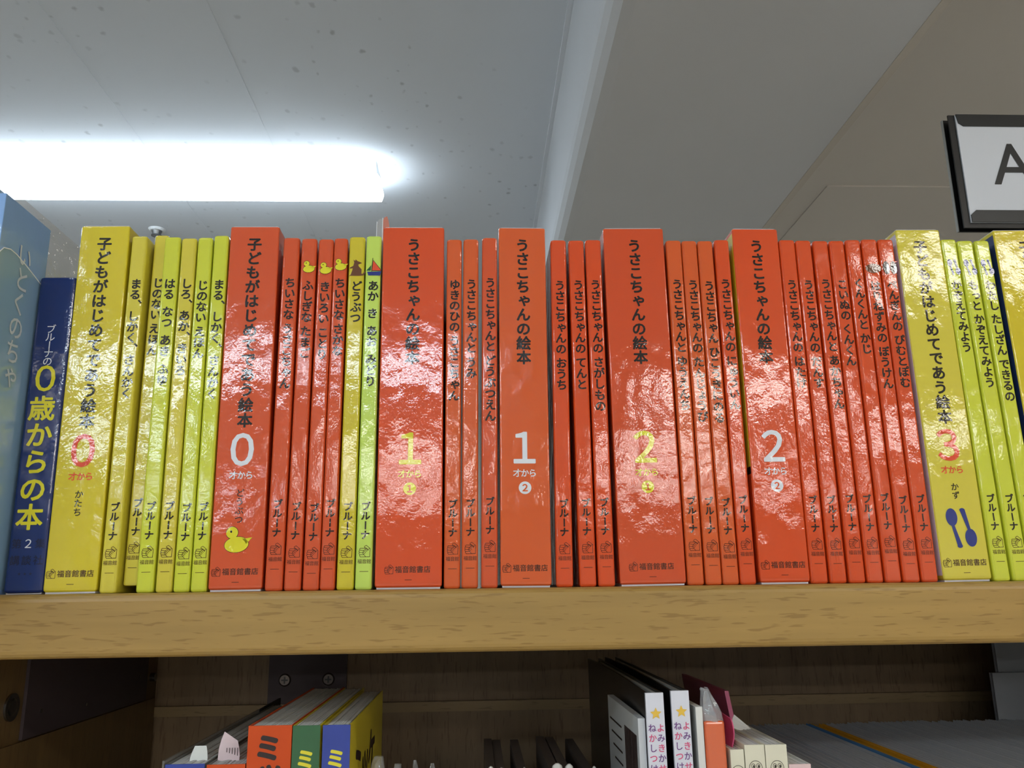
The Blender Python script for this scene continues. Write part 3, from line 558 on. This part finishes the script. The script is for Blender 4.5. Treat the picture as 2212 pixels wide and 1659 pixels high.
# black-covered books with white spines
BC = plain('black_cover', srgb(30, 28, 30), .35, coat=.2); WS = plain('white_spine', srgb(222, 224, 236), .4); PU = plain('ink_purple', srgb(110, 60, 130), .5); PK = plain('ink_pink', srgb(214, 70, 120), .5); STAR = plain('ink_star', srgb(232, 190, 70), .5)
def black_book(x0, x1, zt, label, sticker):
    wd = x1-x0; h = zt-LB; t = thing('hardback_book', label, 'book', ((x0+x1)/2, 0, LB), 'black books with white starred spines', (0, -.006, 0))
    MB().box(-wd/2, wd/2, 0, .002, 0, h).build('spine', WS, t)
    for s_, nm in ((-1, 'front_cover'), (1, 'back_cover')):
        m = MB(); n = 8; rs = []
        for i in range(n+1):
            y = .0021+.200*i/n; bul = -.0022*math.sin(math.pi*i/n) if s_ < 0 else .0; x = s_*(wd/2-.0005)+bul*s_*-1*(-1)
            rs.append([(x-.0005, y, 0), (x+.0005, y, 0), (x+.0005, y, h), (x-.0005, y, h)])
        m.rings(rs); m.build(nm, BC, t)
    MB().box(wd/2-.0028, wd/2-.0012, .003, .19, .002, h-.0010).build('page_block', PAGES, t)
    MB().box(-wd/2+.002, -wd/2+.0035, .01, .19, .002, h-.006).build('flap', BC, t)
    m = MB(); pts = []
    for i in range(10):
        a = math.pi/2+i*math.pi/5; r = .0027 if i % 2 == 0 else .00125; pts.append((.0002+r*math.cos(a), h-.0088+r*math.sin(a)))
    m.add([(.0002, -.0002, h-.0088)]+[(x, -.0002, z) for x, z in pts], [(0, i+1, (i+1) % 10+1) for i in range(10)]); m.build('star', STAR, t)
    for cx, word, c0 in ((.0020, 'よみきかせ', 1), (-.0018, 'ねかしつけ', 0)):
        for i, ch in enumerate(word):
            m = MB(); put(m, ch, cx, h-.0148-i*.0042, .0037, .012, -.0002); m.build('letter', PK if (i+c0) % 2 else PU, t)
    if sticker:
        X = -wd/2-.0033; m = MB().box(X-.0002, X+.0030, .003, .093, h-.08, h-.0110); st = m.build('price_sticker', plain('sticker_white', srgb(205, 208, 212), .6), t)
        m = MB(); y = .008; r_ = random.Random(5)
        while y < .040: q = r_.choice((.0005, .0009, .0013)); m.box(X-.0004, X-.0002, y, y+q, h-.045, h-.019); y += q+r_.choice((.0006, .001))
        for k, (s2, z2, yy) in enumerate((('9784052', h-.049, .024),)):
            tmp = MB(); htext(tmp, s2, 0, 0, .005, .0042, 0); m.add([(X-.0004, yy-x, z2+z) for x, _, z in tmp.v], [f[::-1] for f in tmp.f])
        for k in range(4): m.box(X-.0004, X-.0002, .050, .086-.004*k, h-.022-.006*k, h-.0212-.006*k)
        m.build('barcode', INKM, st)
    return t
black_book(.0772, .0853, -.0480, 'black book with white starred spine and a barcode sticker on its cover', True)
black_book(.0888, .0969, -.0473, 'black book with white starred spine beside the plastic-wrapped orange book', False)
# plastic-wrapped orange book
t = thing('wrapped_book', 'orange-spined book wrapped in crinkled clear plastic', 'book', (.1060, 0, LB), None, (0, -.004, 0))
h = -.0604-LB
MB().box(-.0033, .0060, 0, .12, 0, h, bev=.0012).build('spine', plain('orange_spine', srgb(214, 94, 48), .25, coat=1), t)
MB().box(-.0066, -.0036, .001, .12, 0, h+.006).build('page_block', PAPER, t)
m = MB(); r_ = random.Random(11); n = 14; rs = []
for k, (z, q) in enumerate(((h-.0005, 1), (h+.003, .93), (h+.006, .8), (h+.009, .58), (h+.012, .36), (h+.0135, .30))):
    rs.append([((.0014+.0052*q*math.cos(a)+(r_.random()-.5)*.0012-.0012*k*.4), .006+.006*math.sin(a)*q+(r_.random()-.5)*.0014, z+(r_.random()-.5)*.0012) for a in (2*math.pi*i/n for i in range(n))])
m.rings(rs, caps=False); m.build('plastic_wrap', clear('crinkled_film', haze=.30, bump=.6), t)
# pink folder, paper, cream books
PKM = plain('folder_pink', srgb(196, 96, 132), .4); CRM = plain('cream_cover', srgb(226, 222, 200), .45)
o = thing('pink_folder', 'thin dark pink folder standing behind the wrapped orange book', 'folder', (.1410, .085, LB))
m = MB(); pr = [(-.0014, 0), (-.0014, .172), (-.0022, .186), (-.0052, .206), (-.0030, .206), (.0002, .186), (.0012, .172), (.0012, 0)]
m.rings([[(x, y, z) for x, z in pr] for y in (0, .10)]); m.build('cover', PKM, o)
def cream(x0, x1, zt, label):
    t = paperback(x0, x1, zt, .0, .078, CRM, CRM, label, 'cream_book', 'cream books with a round-eyed face', PAPER)
    h = zt-LB; m = MB(); wd = x1-x0; c0 = h-.0095
    n = 32; m.add([(.0030*q*math.cos(2*math.pi*i/n), -.0002, c0+.0030*q*math.sin(2*math.pi*i/n)) for q in (1, .93) for i in range(n)], [(i, (i+1) % n, (i+1) % n+n, i+n)[::-1] for i in range(n)])
    for s_ in (-1, 1):
        cx = s_*.0011; m.add([(cx+.0009*q*math.cos(2*math.pi*i/16), -.0002, c0+.0008+.0010*q*math.sin(2*math.pi*i/16)) for q in (1, .8) for i in range(16)], [(i, (i+1) % 16, (i+1) % 16+16, i+16)[::-1] for i in range(16)])
        ell(m, cx+.0002, c0+.0006, .0004, .00055, -.0002, n=12)
    m.build('spine_picture', INK, t); return t
t = cream(.1128, .1188, -.0725, 'cream book half hidden beside the wrapped orange book')
m = MB(); n = 10
m.add([p for i in range(n+1) for p in ((.0030*math.sin(i/n*2.4)-.0006, .010, .186+.0165*i/n), (.0030*math.sin(i/n*2.4)-.0022, .034, .186+.0185*i/n))], [(2*i, 2*i+1, 2*i+3, 2*i+2) for i in range(n)])
q = m.build('ribbon', plain('ribbon_pink', srgb(214, 84, 130), .4), t); md = q.modifiers.new('thick', 'SOLIDIFY'); md.thickness = .0005
cream(.1193, .1282, -.0707, 'cream book in the middle of the three with round-eyed faces'); t = cream(.1286, .1383, -.0708, 'cream book at the right of the three with round-eyed faces')
slip_obj('order_slip', .0000, .045, .185, .1958, .011, PAPER, t, lean=.003)
t = paperback(.1388, .1486, -.0791, 0, .078, plain('pale_pink_cover', srgb(230, 200, 200), .5), PAPER, 'low pale pink book right of the cream books', pages=PAPER)

# white booklets, one yellow and one blue
WB = plain('booklet_white', srgb(196, 199, 204), .6); r_ = random.Random(21); x = .1495; proto = None
me_cache = []
for k in range(3):
    m = MB(); m.box(-.0015, -.0008, 0, .198, 0, .1708); m.box(.0008, .0015, 0, .198, 0, .1708-.0004*k); m.box(-.0015, .0015, -.0004, 0, 0, .1706)
    o = m.build('cover', WB); me1 = o.data; bpy.data.objects.remove(o)
    m = MB(); m.box(-.00075, .00075, .0005, .197, .001, .1698-.0005*k); o = m.build('page_block', PAGES); me2 = o.data; bpy.data.objects.remove(o); me_cache.append((me1, me2))
i = 0
while x < .398:
    yb = .004+r_.random()*.006; z = LB; special = None
    if abs(x-.2262) < .0020: special = ('blue', srgb(84, 140, 196), 'left')
    elif .2283 < x < .2365: special = ('yellow', srgb(226, 164, 30), 'left' if x < .2325 else 'right')
    lab = 'thin white booklet filed upright at the right of the lower shelf'; grp = 'white booklets on the lower shelf'
    if special: lab = 'thin blue booklet filed among the white booklets' if special[0] == 'blue' else '%s one of two thin yellow booklets filed among white ones' % special[2]; grp = None
    t = thing('booklet', lab, 'booklet', (x, yb, z), grp, (0, (r_.random()-.5)*.004, 0))
    for nm, me in zip(('cover', 'page_block'), me_cache[i % 3]):
        if special:
            me = me.copy(); me.materials.clear(); me.materials.append(plain('booklet_'+special[0], special[1], .6))
        o = bpy.data.objects.new(nm, me); COL.objects.link(o); o.parent = t
        if r_.random() < .6: o.scale.z = 1-.004*r_.random()
    x += .0045 if special else .0037+r_.random()*.0004; i += 1
for k, (x0, y0, z1, lab) in enumerate(((.3725, .2205, -.0295-.0008, 'tall grey folder at the back right, rear of the two'), (.3640, .2140, -.0635, 'grey folder at the back right, front of the two'))):
    t = thing('grey_folder', lab, 'folder', (x0, y0, LB)); m = MB().box(0, .05, 0, .001, 0, z1-LB); m.box(0, .05, .003, .004, 0, z1-LB); m.box(.049, .05, .001, .003, 0, z1-LB); m.build('cover', plain('folder_grey', srgb(150, 154, 160), .6), t)
    MB().box(.001, .048, .0012, .0028, 0, z1-LB-.002).build('paper_sheets', PAPER, t)
# crinkled clear bags and paper tips low in the middle
for k, (x0, zt, wv, lab) in enumerate(((-.0455, -.0755, .0055, 'crinkled clear plastic bag tip beside the blue-spined book'), (-.0365, -.0790, .0042, 'small clear plastic bag tip right of the crinkled bag'), (-.0285, -.0775, .0025, 'narrow pointed clear bag tip, third from the blue-spined book'), (-.0205, -.0790, .0025, 'narrow pointed clear bag tip, fourth from the blue-spined book'))):
    t = thing('clear_bag', lab, 'bag', (x0, .02, LB)); h = zt-LB; m = MB(); r2 = random.Random(k); n = 10; rs = []
    for z, q in ((0, 1), (h*.9, 1), (h*.95, .8), (h*.985, .45), (h, .12 if k > 1 else .35)):
        rs.append([(wv*q*math.cos(a)+(r2.random()-.5)*.0012, .004*q*math.sin(a)+(r2.random()-.5)*.001, z) for a in (2*math.pi*j/n for j in range(n))])
    m.rings(rs, caps=False); m.build('film', clear('bag_film', haze=.10, bump=.5), t)
for k, (x0, wv, zt) in enumerate(((.0066, .0019, -.0835), (.0116, .0018, -.0842), (.0225, .0012, -.0843), (.0383, .0028, -.0828), (.0440, .0022, -.0832), (.0560, .0014, -.0845))):
    t = thing('paper_slip_book', 'low book with a white paper tip showing, %s from the black books' % ('sixth', 'fifth', 'fourth', 'third', 'second', 'first')[k], 'book', (x0, .03, LB), 'low books between the bags and the black books')
    h = zt-LB; MB().box(-.0024, .0024, 0, .12, 0, h-.006).build('cover', plain('low_cover', srgb(90, 80, 74), .6), t)
    m = MB(); n = 8; m.rings([[(wv*q*math.cos(a), .0012*math.sin(a)+.004, z) for a in (2*math.pi*j/n for j in range(n))] for z, q in ((h-.012, 1), (h-.003, 1), (h-.001, .8), (h, .3))]); m.build('paper_tip', PAPER, t, True)
